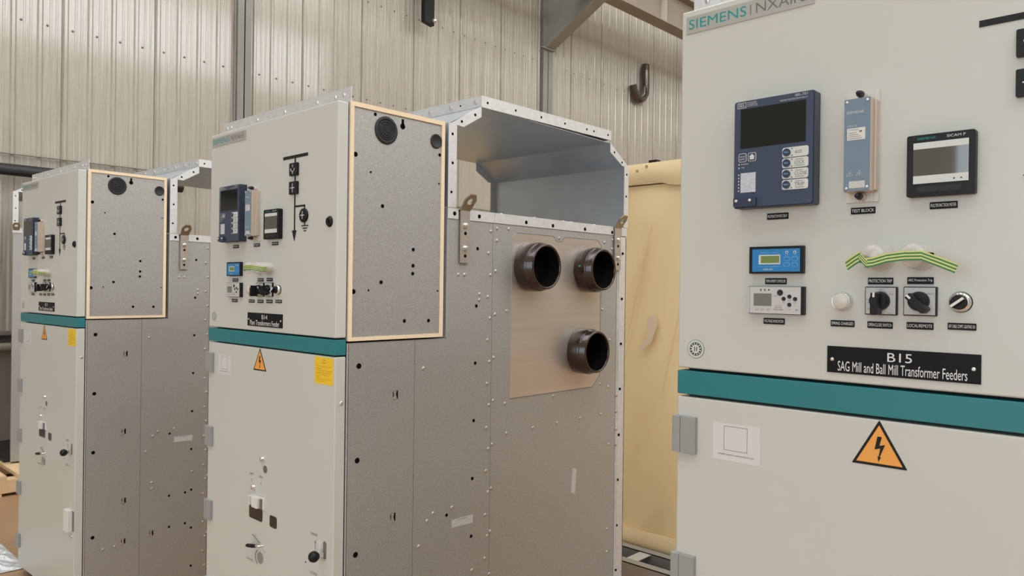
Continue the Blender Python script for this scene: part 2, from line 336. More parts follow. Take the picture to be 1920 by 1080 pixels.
def make_tank(root):
    e = MB(); e.prism(zpts([(.044, .115), (1.452, .115), (1.452, 1.912), (.428, 1.912), (.428, 1.488), (.044, 1.488)]), 'x', .004, W-.004)
    e.build('enclosure', GALV, root)
    p = MB(); p.box(.01, W-.01, .06, 1.44, 0, zz(.115)); p.build('plinth', RIM, root)
    # front side panel
    s = MB(); x0, x1 = W-.0035, W
    s.prism(zpts([(.046, .12), (.294, .12), (.294, 1.486), (.046, 1.486)]), 'x', x0, x1)
    s.prism(zpts([(.2955, .12), (.640, .12), (.640, 1.882), (.428, 1.882), (.428, 1.486), (.2955, 1.486)]), 'x', x0, x1)
    for v, z, r in [(.082, 1.419, .0085), (.080, 1.139, .0085), (.078, .860, .0085), (.080, .457, .0085)]+[(.567, 1.79, .006), (.564, 1.593, .006), (.562, 1.397, .006), (.558, 1.2, .006), (.555, 1.002, .006), (.553, .805, .006), (.555, .593, .006), (.557, .395, .006), (.558, .196, .006), (.439, .901, .0055), (.44, .584, .006), (.523, .585, .006), (.442, .425, .006), (.524, .425, .006)]:
        s.cyl((x1, v, zz(z)), (x1+.0006, v, zz(z)), r, n=12, mi=1)
    for v, z in ((.218, 1.321), (.214, .942), (.218, .605), (.218, .406), (.352, .414)):
        s.box(x1, x1+.0007, v-.008, v+.011, zz(z-.0125), zz(z+.0125), 1)
    sp = s.build('side_panel', [GALV, HOLE], root)
    cl = MB(); cl.prism([(-.010, -.012), (.004, -.012), (.003, -.002), (-.005, 0)], 'x', 0, .003); cl.prism([(-.007, 0), (.003, 0), (.001, .006), (-.005, .006)], 'x', 0, .002); cl.box(0, .0015, -.007, .004, .006, .012)
    cl = cl.build('cage_clip', ZINC, sp)
    L = [(x1+.0008, v, zz(z)) for v, z in ((.218, 1.321), (.214, .942), (.218, .605), (.218, .406), (.352, .414))]
    cl.location = L[0]
    for l in L[1:]: dup(cl, l, sp)
    dome = lambda r=.0062: MB().lathe((0, 0, 0), (1, 0, 0), [(0, r), (.0018, r*.95), (.0035, r*.6), (.004, r*.25), (.0032, 0)], 12)
    zl = [1.854, 1.777, 1.701, 1.625, 1.550, 1.474, 1.398, 1.322, 1.246, 1.168, 1.093, 1.017, .941, .864, .788, .712, .637, .56, .485, .41, .333, .257, .18]
    Ls = [(x1, (.631 if i % 2 == 0 else .620)-.0004*i*0, zz(z)) for i, z in enumerate(zl)]
    Ls += [(x1, v, zz(z)) for v, z in ((.478, 1.699), (.506, 1.699), (.578, 1.634), (.578, 1.614), (.331, 1.395), (.354, .900), (.380, .920), (.462, .922), (.320, .826), (.558, .687), (.353, .668), (.353, .637), (.126, .390), (.180, .390))]
    screws(dome, 'screw', sp, Ls, SCREWM)
    # rear side panel
    s = MB(); s.box(x0, x1, .6415, 1.390, zz(.12), zz(1.882)); rp = s.build('rear_side_panel', GALV, root)
    op = [(.735, 1.258), (1.228, 1.258), (1.276, 1.304), (1.276, 1.835), (1.252, 1.857), (1.040, 1.857), (1.020, 1.838), (.990, 1.838), (.969, 1.857), (.760, 1.857), (.739, 1.840)]
    MB().prism(zpts(op), 'x', x1, x1+.0012).build('bushing_plate', BRUSH, root)
    ed = MB()
    for i in (3, 2, 1, 4, 5, 6, 7, 8, 9):
        a, b = op[i-1], op[i]; ed.tube([(x1+.0013, a[0], zz(a[1])), (x1+.0013, b[0], zz(b[1]))], .0011, 6)
    ed.build('opening_edge', GREYT, rp)
    Ls = [(x1, v, zz(z)) for v, z in ((.660, 1.866), (.661, 1.823), (.721, 1.868), (.657, 1.715), (.656, 1.563), (.652, 1.411), (.652, 1.259), (.650, 1.106), (.647, .952), (.645, .801), (.643, .652), (.643, .50), (.643, .35),
          (1.005, 1.851), (1.300, 1.850), (1.348, 1.674), (1.290, 1.572), (1.344, 1.443), (1.340, 1.248), (1.281, 1.265), (.722, 1.135), (.865, 1.137), (1.007, 1.138), (1.149, 1.139), (1.289, 1.139), (1.346, 1.006), (1.342, .652), (1.341, .556),
          (1.356, 1.864), (1.354, 1.825), (.716, 1.574), (.712, 1.243), (.982, 1.244), (.722, .50), (.865, .50), (1.0, .50), (1.15, .5))]
    screws(dome, 'screw', rp, Ls, SCREWM)
    # corner flange and rim
    s = MB(); s.box(W-.003, W+.001, 1.3925, 1.455, zz(.115), zz(1.880)); s.box(W+.001, W+.004, 1.402, 1.405, zz(.115), zz(1.88)); s.box(W-.004, W+.001, 1.4515, 1.4555, zz(.115), zz(1.88))
    for v, z in ((1.429, 1.809), (1.427, 1.616), (1.424, 1.424), (1.420, 1.232), (1.416, 1.037), (1.412, .846), (1.408, .653), (1.406, .464), (1.405, .27)):
        s.cyl((W+.001, v, zz(z)), (W+.0046, v, zz(z)), .0055, n=10, mi=1)
    cf = s.build('corner_flange', [GALVL, HOLE], root)
    screws(lambda: dome(.007), 'screw', cf, [(W+.001, 1.397, zz(z)) for z in (1.207, 1.139, 1.064, .998)], SCREWM)
    s = MB()
    for a, b_ in ((.426, .474), (.524, .6465), (.6475, 1.360), (1.418, 1.4555)): s.box(W-.003, W+.0025, a, b_, zz(1.884), zz(1.919))
    s.box(.0, W+.0025, .426, 1.4555, zz(1.917), zz(1.9195)); s.box(0, W, 1.4525, 1.4555, zz(.115), zz(1.917)); s.box(0, W, .4265, .428, zz(1.49), zz(1.917)); s.box(0, .004, .044, 1.4525, zz(.115), zz(1.486))
    for v, z in ((.456, 1.902), (.571, 1.901), (.812, 1.898), (.964, 1.896), (1.164, 1.896), (1.350, 1.895)): s.cyl((W+.0025, v, zz(z)), (W+.0031, v, zz(z)), .0072, n=12, mi=1)
    rim = s.build('top_rim', [GALVL, HOLE], root)
    screws(lambda: MB().lathe((0, 0, 0), (0, 0, 1), [(0, .008), (.003, .008), (.005, .004), (.005, 0)], 8), 'screw', rim, [(W-.02, v, zz(1.9195)) for v in (.70, .88, 1.05, 1.10, 1.25)], ZINC)
    # bushings
    for v, z in ((.839, 1.735), (1.186, 1.733), (1.150, 1.409)):
        bsh = MB().lathe((W+.001, v, zz(z)), (1, 0, 0), [(0, .090), (.004, .0915), (.050, .0895), (.055, .086), (.058, .083), (.080, .0825), (.083, .079), (.083, .0755), (.080, .073), (.012, .070), (.010, 0)], 48)
        o = bsh.build('cable_bushing', BROWN, root); tag(o, 'dark brown round resin socket')
        MB().lathe((W+.001, v, zz(z)), (1, 0, 0), [(.0115, 0), (.0125, .0695), (.0785, .0722)], 48).build('socket_lining', HOLE, o)
        if v == 1.186: MB().cyl((W+.032, v-.0895, zz(z)+.012), (W+.032, v-.0925, zz(z)+.013), .004, n=12).build('inspection_dot', GRN, o)
    # lifting lugs
    for vc, za in ((.499, 1.739), (1.383, 1.737)):
        s = MB(); s.box(W+.0045, W+.0105, vc-.020, vc+.020, zz(za), zz(1.916))
        st_ = s.build('lifting_lug', OLIVEL, root)
        ang = math.radians(38); sx, cx = math.sin(ang), math.cos(ang)
        T = lambda a, b, h: (W+.0045+b*sx+h*cx, vc+a, zz(1.916)+b*cx-h*sx)
        hd = MB().holed([(-.021, 0), (.021, 0), (.025, .045), (.013, .066), (-.013, .066), (-.025, .045)], (0, .038), .012, T, .006).build('lug_eye', OLIVE, st_)
        hx = lambda: MB().lathe((0, 0, 0), (1, 0, 0), [(0, .011), (.0015, .011), (.0015, .0088), (.007, .0088), (.008, .006), (.0085, 0)], 6, sm=False)
        screws(hx, 'bolt', st_, [(W+.0105, vc, zz(1.864)), (W+.0105, vc, zz(1.788))], ZINC)
        for z in (1.838, 1.762): MB().cyl((W+.0105, vc, zz(z)), (W+.011, vc, zz(z)), .006, n=12).build('bolt_hole', HOLE, st_)
    # stickers
    T = lambda x, z: (W+.0006, x, z)
    s = MB(); s.prism(zpts([(.462, .853), (.559, .850), (.560, .878), (.462, .880)]), 'x', x1, x1+.0004)
    s.text('A7E-01-0021 8804-02', .487, .532, zz(.8725), zz(.8765), 0, 1, T=T)
    s.build('paper_label', [PAPER, GREYT], root)
    MB().prism(zpts([(1.098, .850), (1.124, .842), (1.131, .939), (1.105, .946)]), 'x', x1, x1+.0004).build('paper_label', PAPER, root)

def relay(root):
    b = MB(); b.rbox(.125, .269, -.024, 0, zz(1.802), zz(1.994), .004); b.rbox(.1265, .2675, -.028, -.024, zz(1.8035), zz(1.9925), .004, 1)
    r = b.build('protection_relay', [NAVY, NAVYF], root); tag(r, 'navy blue relay with a dark screen and four white button labels')
    v = -.0283
    s = MB(); s.box(.1384, .2556, v, -.028, zz(1.9082), zz(1.9788)); s.build('screen', SCREEN, r)
    for i, (zc, t) in enumerate(((1.8924, 'AUX'), (1.8741, 'LOCK'), (1.8555, 'CLOSE'), (1.837, 'TRIP'))):
        s = MB(); s.rbox(.2156, .2608, v-.0004, -.028, zz(zc-.0085), zz(zc+.0085), .0035)
        s.text(t, .2375, .2375+.0042*len(t), zz(zc-.003), zz(zc+.0028), v-.0007, 1)
        for dz in (.0058, -.0058): s.cyl((.2325, v-.0004, zz(zc+dz)), (.2325, v-.0007, zz(zc+dz)), .0012, n=8, mi=1)
        if i: s.box(.2385, .252, v-.0007, v-.0004, zz(zc+.0048), zz(zc+.0056), 1); s.box(.2385, .254, v-.0007, v-.0004, zz(zc-.0058), zz(zc-.005), 1)
        o = s.build('button_label', [PALE, GREYT], r)
        k = MB().cyl((.2238, v-.0005, zz(zc)), (.2238, v-.0035, zz(zc)), .0065, n=20); k.text('PB0%d' % (i+1), .2198, .2278, zz(zc-.0012), zz(zc+.0012), v-.0037, 1); k.build('push_button', [NAVY, BLUEL], r)
    s = MB()
    for u0, u1 in ((.1353, .1502), (.1531, .1682)):
        s.rbox(u0, u1, v-.0003, -.028, zz(1.8843), zz(1.8997), .003, 0); s.rbox(u0+.0009, u1-.0009, v-.0006, v-.0003, zz(1.8852), zz(1.8988), .0025, 1)
    s.prism([(.1567, zz(1.8875)), (.1647, zz(1.8875)), (.1647, zz(1.8925)), (.1662, zz(1.8925)), (.1607, zz(1.8972)), (.1552, zz(1.8925)), (.1567, zz(1.8925))], 'y', v-.0009, v-.0006, 0)
    s.text('TARGET', .137, .1488, zz(1.8925), zz(1.8950), v-.0008); s.text('RESET', .1375, .148, zz(1.8880), zz(1.8905), v-.0008)
    s.build('key_pad', [PALE, NAVYF], r)
    s = MB(); s.text('ENABLED', .1400, .1535, zz(1.8792), zz(1.8815), v); s.text('TRIP', .1400, .1470, zz(1.8730), zz(1.8752), v)
    s.box(.1350, .1372, v, -.028, zz(1.879), zz(1.8815)); s.box(.1350, .1372, v, -.028, zz(1.8728), zz(1.8753))
    for k in range(6): s.box(.1348, .1368, v, -.028, zz(1.8605-.0057*k), zz(1.8628-.0057*k))
    s.text('SEL', .1345, .1462, zz(1.983), zz(1.9885), v)
    for a, b_, c_, d_ in ((.1321, .1483, 1.9898, 1.9906), (.1321, .1483, 1.9806, 1.9814), (.1321, .1329, 1.9806, 1.9906), (.1475, .1483, 1.9806, 1.9906)): s.box(a, b_, v, -.028, zz(c_), zz(d_))
    s.text('SCHWEITZER', .1505, .1672, zz(1.9882), zz(1.9902), v); s.text('ENGINEERING', .1505, .169, zz(1.9852), zz(1.9872), v); s.text('LABORATORIES', .1505, .170, zz(1.9822), zz(1.9842), v)
    s.text('SEL-751', .2365, .2585, zz(1.9868), zz(1.9908), v); s.text('FEEDER PROTECTION RELAY', .2105, .2585, zz(1.9818), zz(1.9842), v)
    s.build('lettering', PALE, r)
    s = MB(); s.box(.1395, .1677, v-.0002, -.028, zz(1.8297), zz(1.8645)); s.build('film_sticker', M('film_sticker', (.45, .48, .56), .25, noise=((260, 260, 500), (.62, .64, .70)), coat=.5), r)
    s = MB(); s.rbox(.1285, .1705, -.034, -.028, zz(1.8045), zz(1.8205), .002); pc = s.build('port_cover', NAVY, r)
    for u in (.1345, .1600): MB().lathe((u, -.034, zz(1.8145)), (0, -1, 0), [(0, .003), (.002, .0028), (.003, .0014), (.002, 0)], 12).build('cover_screw', ZINC, pc)

def test_block(root):
    r = MB().box(.3145, .365, -.004, 0, zz(1.8015), zz(1.982)).box(.3535, .3565, -.006, -.004, zz(1.803), zz(1.981)).build('test_block', BEIGEL, root); tag(r, 'beige test block with a blue-grey face')
    MB().box(.3195, .361, -.0325, -.004, zz(1.8165), zz(1.9655)).box(.361, .3645, -.018, -.004, zz(1.8185), zz(1.9635)).build('block_case', BEIGE, r, bevel=.0008)
    s = MB(); s.box(.3205, .3602, -.0340, -.0325, zz(1.8172), zz(1.9652)); v = -.0342
    s.text('SIEMENS', .3241, .3508, zz(1.9415), zz(1.9455), v, 1); s.text('7XV75', .3253, .340, zz(1.9205), zz(1.9228), v, 1)
    for uc in (.330, .345):
        s.tube([(uc-.0048, v, zz(1.8415)), (uc+.0048, v, zz(1.8415)), (uc, v, zz(1.8495)), (uc-.0048, v, zz(1.8415))], .0004, 4, 1); s.box(uc-.0005, uc+.0005, v, -.034, zz(1.843), zz(1.8465), 1)
    fp = s.build('face_plate', [STEELB, PALE], r)
    s = MB(); s.box(.3252, .353, -.0343, -.034, zz(1.8988), zz(1.918)); v2 = -.0345
    s.text('7XV7501-0CA00', .3275, .343, zz(1.9140), zz(1.9165), v2, 1); s.box(.344, .348, v2, -.0343, zz(1.9105), zz(1.9135), 1)
    for i in range(4): s.box(.327, .340+.003*i, v2, -.0343, zz(1.910-.003*i), zz(1.9107-.003*i), 1)
    s.build('rating_label', [PAPERW, GREYT], r)
    MB().box(.3289, .3532, -.0343, -.034, zz(1.8215), zz(1.8327)).build('blank_label', PAPER, r)
    for u, z in ((.3245, 1.9605), (.3560, 1.9607), (.3247, 1.8215), (.3565, 1.8225)): MB().lathe((u, -.034, zz(z)), (0, -1, 0), [(0, .0024), (.001, .0022), (.0016, .001), (.001, 0)], 12).build('face_screw', ZINC, r)
    for z in (1.9745, 1.8095):
        k = MB(); k.cyl((.3405, -.004, zz(z)), (.3405, -.016, zz(z)), .0068, .0062, 20); kb = k.build('thumbscrew_collar', BEIGEL, r)
        MB().lathe((.3405, -.016, zz(z)), (0, -1, 0), [(0, .0045), (.002, .0058), (.008, .0056), (.016, .0036), (.018, .0015), (.018, 0)], 16).build('thumbscrew', M('dark_thumbscrew', (.012, .010, .022), .35), r)

def meter(root):
    r = MB().rbox(.409, .502, -.0155, 0, zz(1.803), zz(1.898), .003).build('power_meter', BLACK, root, bevel=.0008); tag(r, 'black panel meter with a glossy display')
    v = -.0158; s = MB()
    s.text('SIEMENS', .4239, .4489, zz(1.8900), zz(1.8935), v, 1); s.text('SICAM P', .4645, .4893, zz(1.8900), zz(1.8940), v, 0)
    s.build('lettering', [PALE, DTEAL], r)
    MB().box(.4186, .4936, v-.0002, -.0155, zz(1.8758), zz(1.8856)).build('display_border', PALE, r)
    s = MB(); s.box(.4186, .4936, v-.0002, -.0155, zz(1.8227), zz(1.8348))
    for u in (.4747, .4843): s.cyl((u, v-.0002, zz(1.8275)), (u, v-.0005, zz(1.8275)), .0011, n=10, mi=1)
    s.build('display_border', [PALE, HOLE], r)
    MB().box(.4186, .4936, v-.0001, -.0155, zz(1.8348), zz(1.8758)).build('display', METERS, r)
    g = MB(); g.rbox(.4248, .4853, v-.0006, -.0155, zz(1.8080), zz(1.8180), .002)
    for i in range(4): g.rbox(.426+.0148*i, .4395+.0148*i, v-.0016, v-.0006, zz(1.8095), zz(1.8145), .001)
    g.build('key_row', BLACKM, r)

def controllers(root):
    r = MB().box(.1487, .2465, -.010, 0, zz(1.6856), zz(1.7335)).build('humidity_controller', BLACK, root, bevel=.0008); tag(r, 'blue-faced controller with a small green display')
    s = MB(); v = -.0104; s.box(.1550, .2412, v, -.010, zz(1.6890), zz(1.7288)); s.box(.1672, .2064, v-.0003, v, zz(1.7018), zz(1.7186), 1)
    v2 = v-.0004
    s.text('TEMPERATURE     HUMIDITY', .170, .2045, zz(1.7208), zz(1.7230), v2, 2); s.text('INTELLIGENT CONTROLLER', .167, .2075, zz(1.6968), zz(1.6988), v2, 2); s.text('LEELEN', .1758, .193, zz(1.6915), zz(1.6945), v2, 1)
    for u in (.2179, .2322):
        s.cyl((u, v, zz(1.7224)), (u, v2, zz(1.7224)), .0027, n=16, mi=1); s.cyl((u, v2, zz(1.7224)), (u, v2-.0004, zz(1.7224)), .0016, n=12, mi=0)
        s.text('SET', u-.003, u+.003, zz(1.7168), zz(1.7182), v2, 2)
        for z in (1.7110, 1.7012): s.rbox(u-.0056, u+.0056, v2, v, zz(z-.0038), zz(z+.0038), .0035, 2); s.rbox(u-.005, u+.005, v2-.0003, v2, zz(z-.0032), zz(z+.0032), .003, 0)
    s.build('overlay', [BLUE, PALE, BLUEL], r)
    MB().box(.1712, .2048, v-.0006, v-.0003, zz(1.7042), zz(1.7166)).build('display', LCD, r)
    r = MB().box(.1472, .2485, -.010, 0, zz(1.6143), zz(1.6630)).build('voltage_indicator', BLACK, root, bevel=.0006); tag(r, 'silver-faced indicator with a grey display and round sockets')
    s = MB(); v = -.0114; s.box(.1482, .2435, v, -.010, zz(1.6152), zz(1.6622)); v2 = v-.0002
    s.box(.1511, .1517, v2, v, zz(1.6152), zz(1.6622), 1)
    for t, u in (('L1', .165), ('L2', .1752), ('L3', .1863)): s.text(t, u-.0025, u+.0025, zz(1.6205), zz(1.6243), v2, 1)
    s.text('SIEMENS', .200, .2095, zz(1.6295), zz(1.6308), v2, 1); s.text('VDS INT', .1975, .2110, zz(1.6252), zz(1.6278), v2, 1); s.text('DTR-9001', .1955, .2140, zz(1.6208), zz(1.6240), v2, 1); s.text('LAMP', .1955, .2025, zz(1.6455), zz(1.6475), v2, 1)
    for t, u, z in (('L1', .2139, 1.6352), ('L2', .2241, 1.6385), ('L3', .2341, 1.6352), ('T', .2241, 1.6225), ('E', .2375, 1.6225)): s.text(t, u-.002, u+.002, zz(z-.0012), zz(z+.0014), v2, 1)
    s.build('overlay', [SILV, GREYT], r)
    MB().box(.1591, .1919, v-.0003, v, zz(1.6283), zz(1.6504)).build('display', LCDG, r)
    for u, z, rr in ((.2074, 1.6521, .0053), (.2139, 1.6414, .0036), (.2241, 1.6454, .0036), (.2341, 1.6414, .0036), (.2241, 1.6313, .0036)):
        MB().lathe((u, v, zz(z)), (0, -1, 0), [(0, rr), (.0008, rr), (.0008, rr*.7), (.0002, rr*.6), (.0002, 0)], 18).build('test_socket', BLACKM, r)
    for u in (.1722, .1797, .1869): MB().cyl((u, v, zz(1.6568)), (u, v-.0005, zz(1.6568)), .0014, n=10).build('led', BLACKM, r)

def switches(root):
    y = -1
    # white push lamp
    r = MB().lathe((.3105, 0, zz(1.639)), (0, -1, 0), [(0, .0160), (.003, .0158), (.005, .0150), (.0125, .0146), (.0135, .0140), (.0125, .0131)], 32).build('spring_charged_lamp', CHROME, root)
    MB().lathe((.3105, -.008, zz(1.639)), (0, -1, 0), [(0, .0130), (.0060, .0130), (.0072, .0118), (.0076, 0)], 32).build('lens', LENS, r)
    for (u0, u1, z0, z1, a, nm, tx) in ((.3466, .3948, 1.6185, 1.6636, -PI/2, 'control_switch', ('B-LU', '12', 'CLOSE', 'IN-50', 'OPEN')), (.4040, .4512, 1.6190, 1.6642, -PI/4, 'selector_switch', ('LOCAL', 'REMOTE'))):
        uc, zc = (u0+u1)/2, (z0+z1)/2
        r = MB().rbox(u0, u1, -.0055, 0, zz(z0), zz(z1), .0012).build(nm, BLACK, root); tag(r, 'black rotary knob on a square silver plate')
        s = MB(); s.box(u0+.0012, u1-.0022, -.006, -.0055, zz(z0+.0016), zz(z1-.0014)); v = -.0062
        if nm == 'control_switch':
            s.text('N-LU', uc-.0025, uc+.004, zz(zc+.0172), zz(zc+.0198), v, 1); s.text('12', uc-.001, uc+.0025, zz(zc+.0138), zz(zc+.0165), v, 1)
            s.text('CLOSE', uc+.0125, uc+.0192, zz(zc+.0100), zz(zc+.0125), v, 1); s.text('IN-50', uc-.0218, uc-.0155, zz(zc+.0005), zz(zc+.003), v, 1); s.text('25', uc-.0205, uc-.0168, zz(zc-.0035), zz(zc-.001), v, 1); s.text('OPEN', uc-.0205, uc-.0138, zz(zc-.0145), zz(zc-.012), v, 1); s.text('KRAUS', uc+.0105, uc+.0185, zz(zc-.0205), zz(zc-.0185), v, 1)
            s.tube([(uc+.004, v, zz(zc+.016)), (uc+.010, v, zz(zc+.0130))], .0003, 4, 1)
        else:
            s.text('LOCAL', uc-.0205, uc-.0115, zz(zc+.0102), zz(zc+.0130), v, 1); s.text('REMOTE', uc+.0085, uc+.0190, zz(zc+.0102), zz(zc+.0130), v, 1)
        s.build('scale_plate', [SILV, GREYT], r)
        kc = (uc-.001, zc)
        k = MB().lathe((kc[0], -.006, zz(kc[1])), (0, -1, 0), [(0, .0152), (.006, .0150), (.010, .0135), (.014, .0125), (.014, 0)], 32)
        dx, dz = math.cos(a), math.sin(a); nx, nz = -dz, dx
        P = lambda t, w_: (kc[0]+dx*t+nx*w_, zz(kc[1])+dz*t+nz*w_)
        k.prism([P(-.013, -.0048), P(-.013, .0048), P(.019, .0056), P(.022, .004), P(.022, -.004), P(.019, -.0056)], 'y', -.014, -.038)
        kk = k.build('knob', BLACK, r, bevel=.0008)
        k = MB(); P0 = P(-.0125, -.0018); k.prism([P(-.0132, -.0016), P(-.0132, .0016), P(-.0060, .0016), P(-.0060, -.0016)], 'y', -.038, -.0384); k.prism([P(-.0134, -.0016), P(-.0134, .0016), P(-.0130, .0016), P(-.0130, -.0016)], 'y', -.0145, -.0384)
        k.build('pointer', WHITE, kk)
    r = MB().lathe((.4825, 0, zz(1.6415)), (0, -1, 0), [(0, .0148), (.004, .0150), (.008, .0146), (.010, .0118), (.010, 0)], 36).build('heater_switch', CHROME, root); tag(r, 'round black switch with a chrome ring and white pointer')
    MB().lathe((.4825, 0, zz(1.6415)), (0, -1, 0), [(0, .0157), (.0022, .0157), (.0024, .0148)], 36).build('seat_ring', BLACK, r)
    k = MB().lathe((.4825, -.010, zz(1.6415)), (0, -1, 0), [(0, .0114), (.006, .0110), (.008, .010), (.008, 0)], 28)
    a = math.radians(38); dx, dz = math.cos(a), math.sin(a); P = lambda t, w_: (.4825+dx*t-dz*w_, zz(1.6415)+dz*t+dx*w_)
    k.prism([P(-.0105, -.003), P(-.0105, .003), P(.0105, .003), P(.0105, -.003)], 'y', -.018, -.026)
    kk = k.build('knob', BLACK, r, bevel=.0005)
    MB().prism([P(-.0105, -.0019), P(-.0105, .0019), P(.0105, .0019), P(.0105, -.0019)], 'y', -.026, -.0264).build('pointer', WHITE, kk)
    # clear lamp covers
    for u in (.369, .427):
        r = MB().lathe((u, 0, zz(1.711)), (0, -1, 0), [(0, .0215), (.003, .0215), (.004, .0195), (.044, .0190), (.051, .0165), (.054, .010), (.055, 0)], 36).build('lamp_cover', CLEAR, root); tag(r, 'clear domed plastic cover')
        MB().lathe((u, 0, zz(1.711)), (0, -1, 0), [(0, .0145), (.008, .0145), (.010, .012), (.020, .0118), (.024, .008), (.025, 0)], 24).build('signal_lamp', BEIGEL, r)

def labels(root):
    for u, z, wd, hh, t in ((.1967, 1.7870, .0385, .0112, 'MULTIFUNCTION PROT. RELAY'), (.3404, 1.7880, .0378, .0108, 'TEST BLOCK'), (.4576, 1.7893, .0378, .0108, 'MULTIFUNCTION METER'),
                            (.1948, 1.6723, .0386, .0106, 'TEMP & HUMIDITY CONTROLLER'), (.1925, 1.6015, .0382, .0106, 'VOLTAGE INDICATOR'), (.3100, 1.6022, .0380, .0105, 'SPRING CHARGED'),
                            (.3685, 1.6730, .0380, .0108, 'PROTECTION TRIP'), (.4267, 1.6738, .0372, .0108, 'ARC Protection Trip'), (.3685, 1.6022, .0380, .0108, 'OPEN/CLOSE SWITCH'),
                            (.4269, 1.6033, .0377, .0110, 'LOCAL/REMOTE'), (.4842, 1.6047, .0377, .0104, 'OFF CABLE COMPT. LIGHTING ON')):
        s = MB(); s.rbox(u-wd/2, u+wd/2, -.0018, 0, zz(z-hh/2), zz(z+hh/2), .0008)
        s.text(t, u-wd*.46, u+wd*.46, zz(z-.0024), zz(z+.0027), -.0020, 1); s.build('name_strip', [PLATE, WHITE], root)

def mimic(root):
    s = MB(); v0, v1 = -.0012, 0; uc = .573
    s.box(.502, .6448, v0, v1, zz(2.0505), zz(2.0602)); s.box(uc-.0035, uc+.0035, v0, v1, zz(2.034), zz(2.0505)); s.box(uc-.003, uc+.003, v0, v1, zz(1.978), zz(1.995)); s.box(uc-.003, uc+.003, v0, v1, zz(1.825), zz(1.938))
    s.box(uc, .632, v0, v1, zz(1.8975), zz(1.9030)); s.box(.627, .632, v0, v1, zz(1.887), zz(1.9030))
    s.prism([(.5590, zz(1.8265)), (.5845, zz(1.8265)), (.5725, zz(1.793))], 'y', v0, v1)
    s.box(.6285, .6325, v0, v1, zz(1.8395), zz(1.852)); s.box(.6125, .6515, v0, v1, zz(1.8370), zz(1.8400)); s.box(.6200, .6450, v0, v1, zz(1.8290), zz(1.8325)); s.box(.6255, .6390, v0, v1, zz(1.8215), zz(1.8245))
    mm = s.build('mimic_diagram', BLACK, root); tag(mm, 'black one-line diagram')
    for zc, kind in ((2.0150, 'Y'), (1.9575, '+')):
        b = MB().rbox(.5497, .5945, -.008, 0, zz(zc-.0198), zz(zc+.0198), .002); b = b.build('position_indicator', BLACK, mm, bevel=.0006)
        g = MB(); c_ = .5700
        if kind == 'Y':
            g.box(c_-.001, c_+.001, -.0086, -.008, zz(zc+.006), zz(zc+.015)); g.box(c_-.001, c_+.001, -.0086, -.008, zz(zc-.014), zz(zc-.007))
            g.tube([(c_+.011*math.cos(t), -.0084, zz(zc+.004)+.011*math.sin(t)) for t in [PI+.1+k*(PI-.2)/10 for k in range(11)]], .0009, 5)
        else: g.box(c_-.001, c_+.001, -.0086, -.008, zz(zc-.014), zz(zc+.014)); g.box(c_-.012, c_+.012, -.0086, -.008, zz(zc-.001), zz(zc+.001))
        g.build('symbol', WHITE, b)
    b = MB().lathe((.6295, 0, zz(1.8695)), (0, -1, 0), [(0, .0215), (.006, .0215), (.007, .020), (.007, 0)], 32).build('position_indicator', BLACK, mm)
    MB().box(.6265, .6285, -.0076, -.007, zz(1.858), zz(1.882)).box(.6165, .6385, -.0076, -.007, zz(1.8690), zz(1.8710)).build('symbol', WHITE, b)
    k = MB().lathe((.766, 0, zz(1.844)), (0, -1, 0), [(0, .0165), (.002, .0160), (.003, .0125), (.007, .0120), (.0075, .009), (.006, .008), (.006, 0)], 28)
    k.box(.7645, .7675, -.008, -.006, zz(1.839), zz(1.849)); k.build('door_lock', BLACK, root)
    s = MB(); s.box(.0105, .2575, -.0016, 0, zz(2.1480), zz(2.1808)); v = -.0018
    s.text('SIEMENS', .0160, .1335, zz(2.1558), zz(2.1742), v, 1); s.box(.1408, .1425, v, -.0016, zz(2.1555), zz(2.1740), 2); s.text('NXAirS', .1520, .2440, zz(2.1560), zz(2.1745), v, 2)
    lp = s.build('brand_plate', [LOGOB, DTEAL, GREYT], root); tag(lp, 'grey plate with teal and grey lettering')

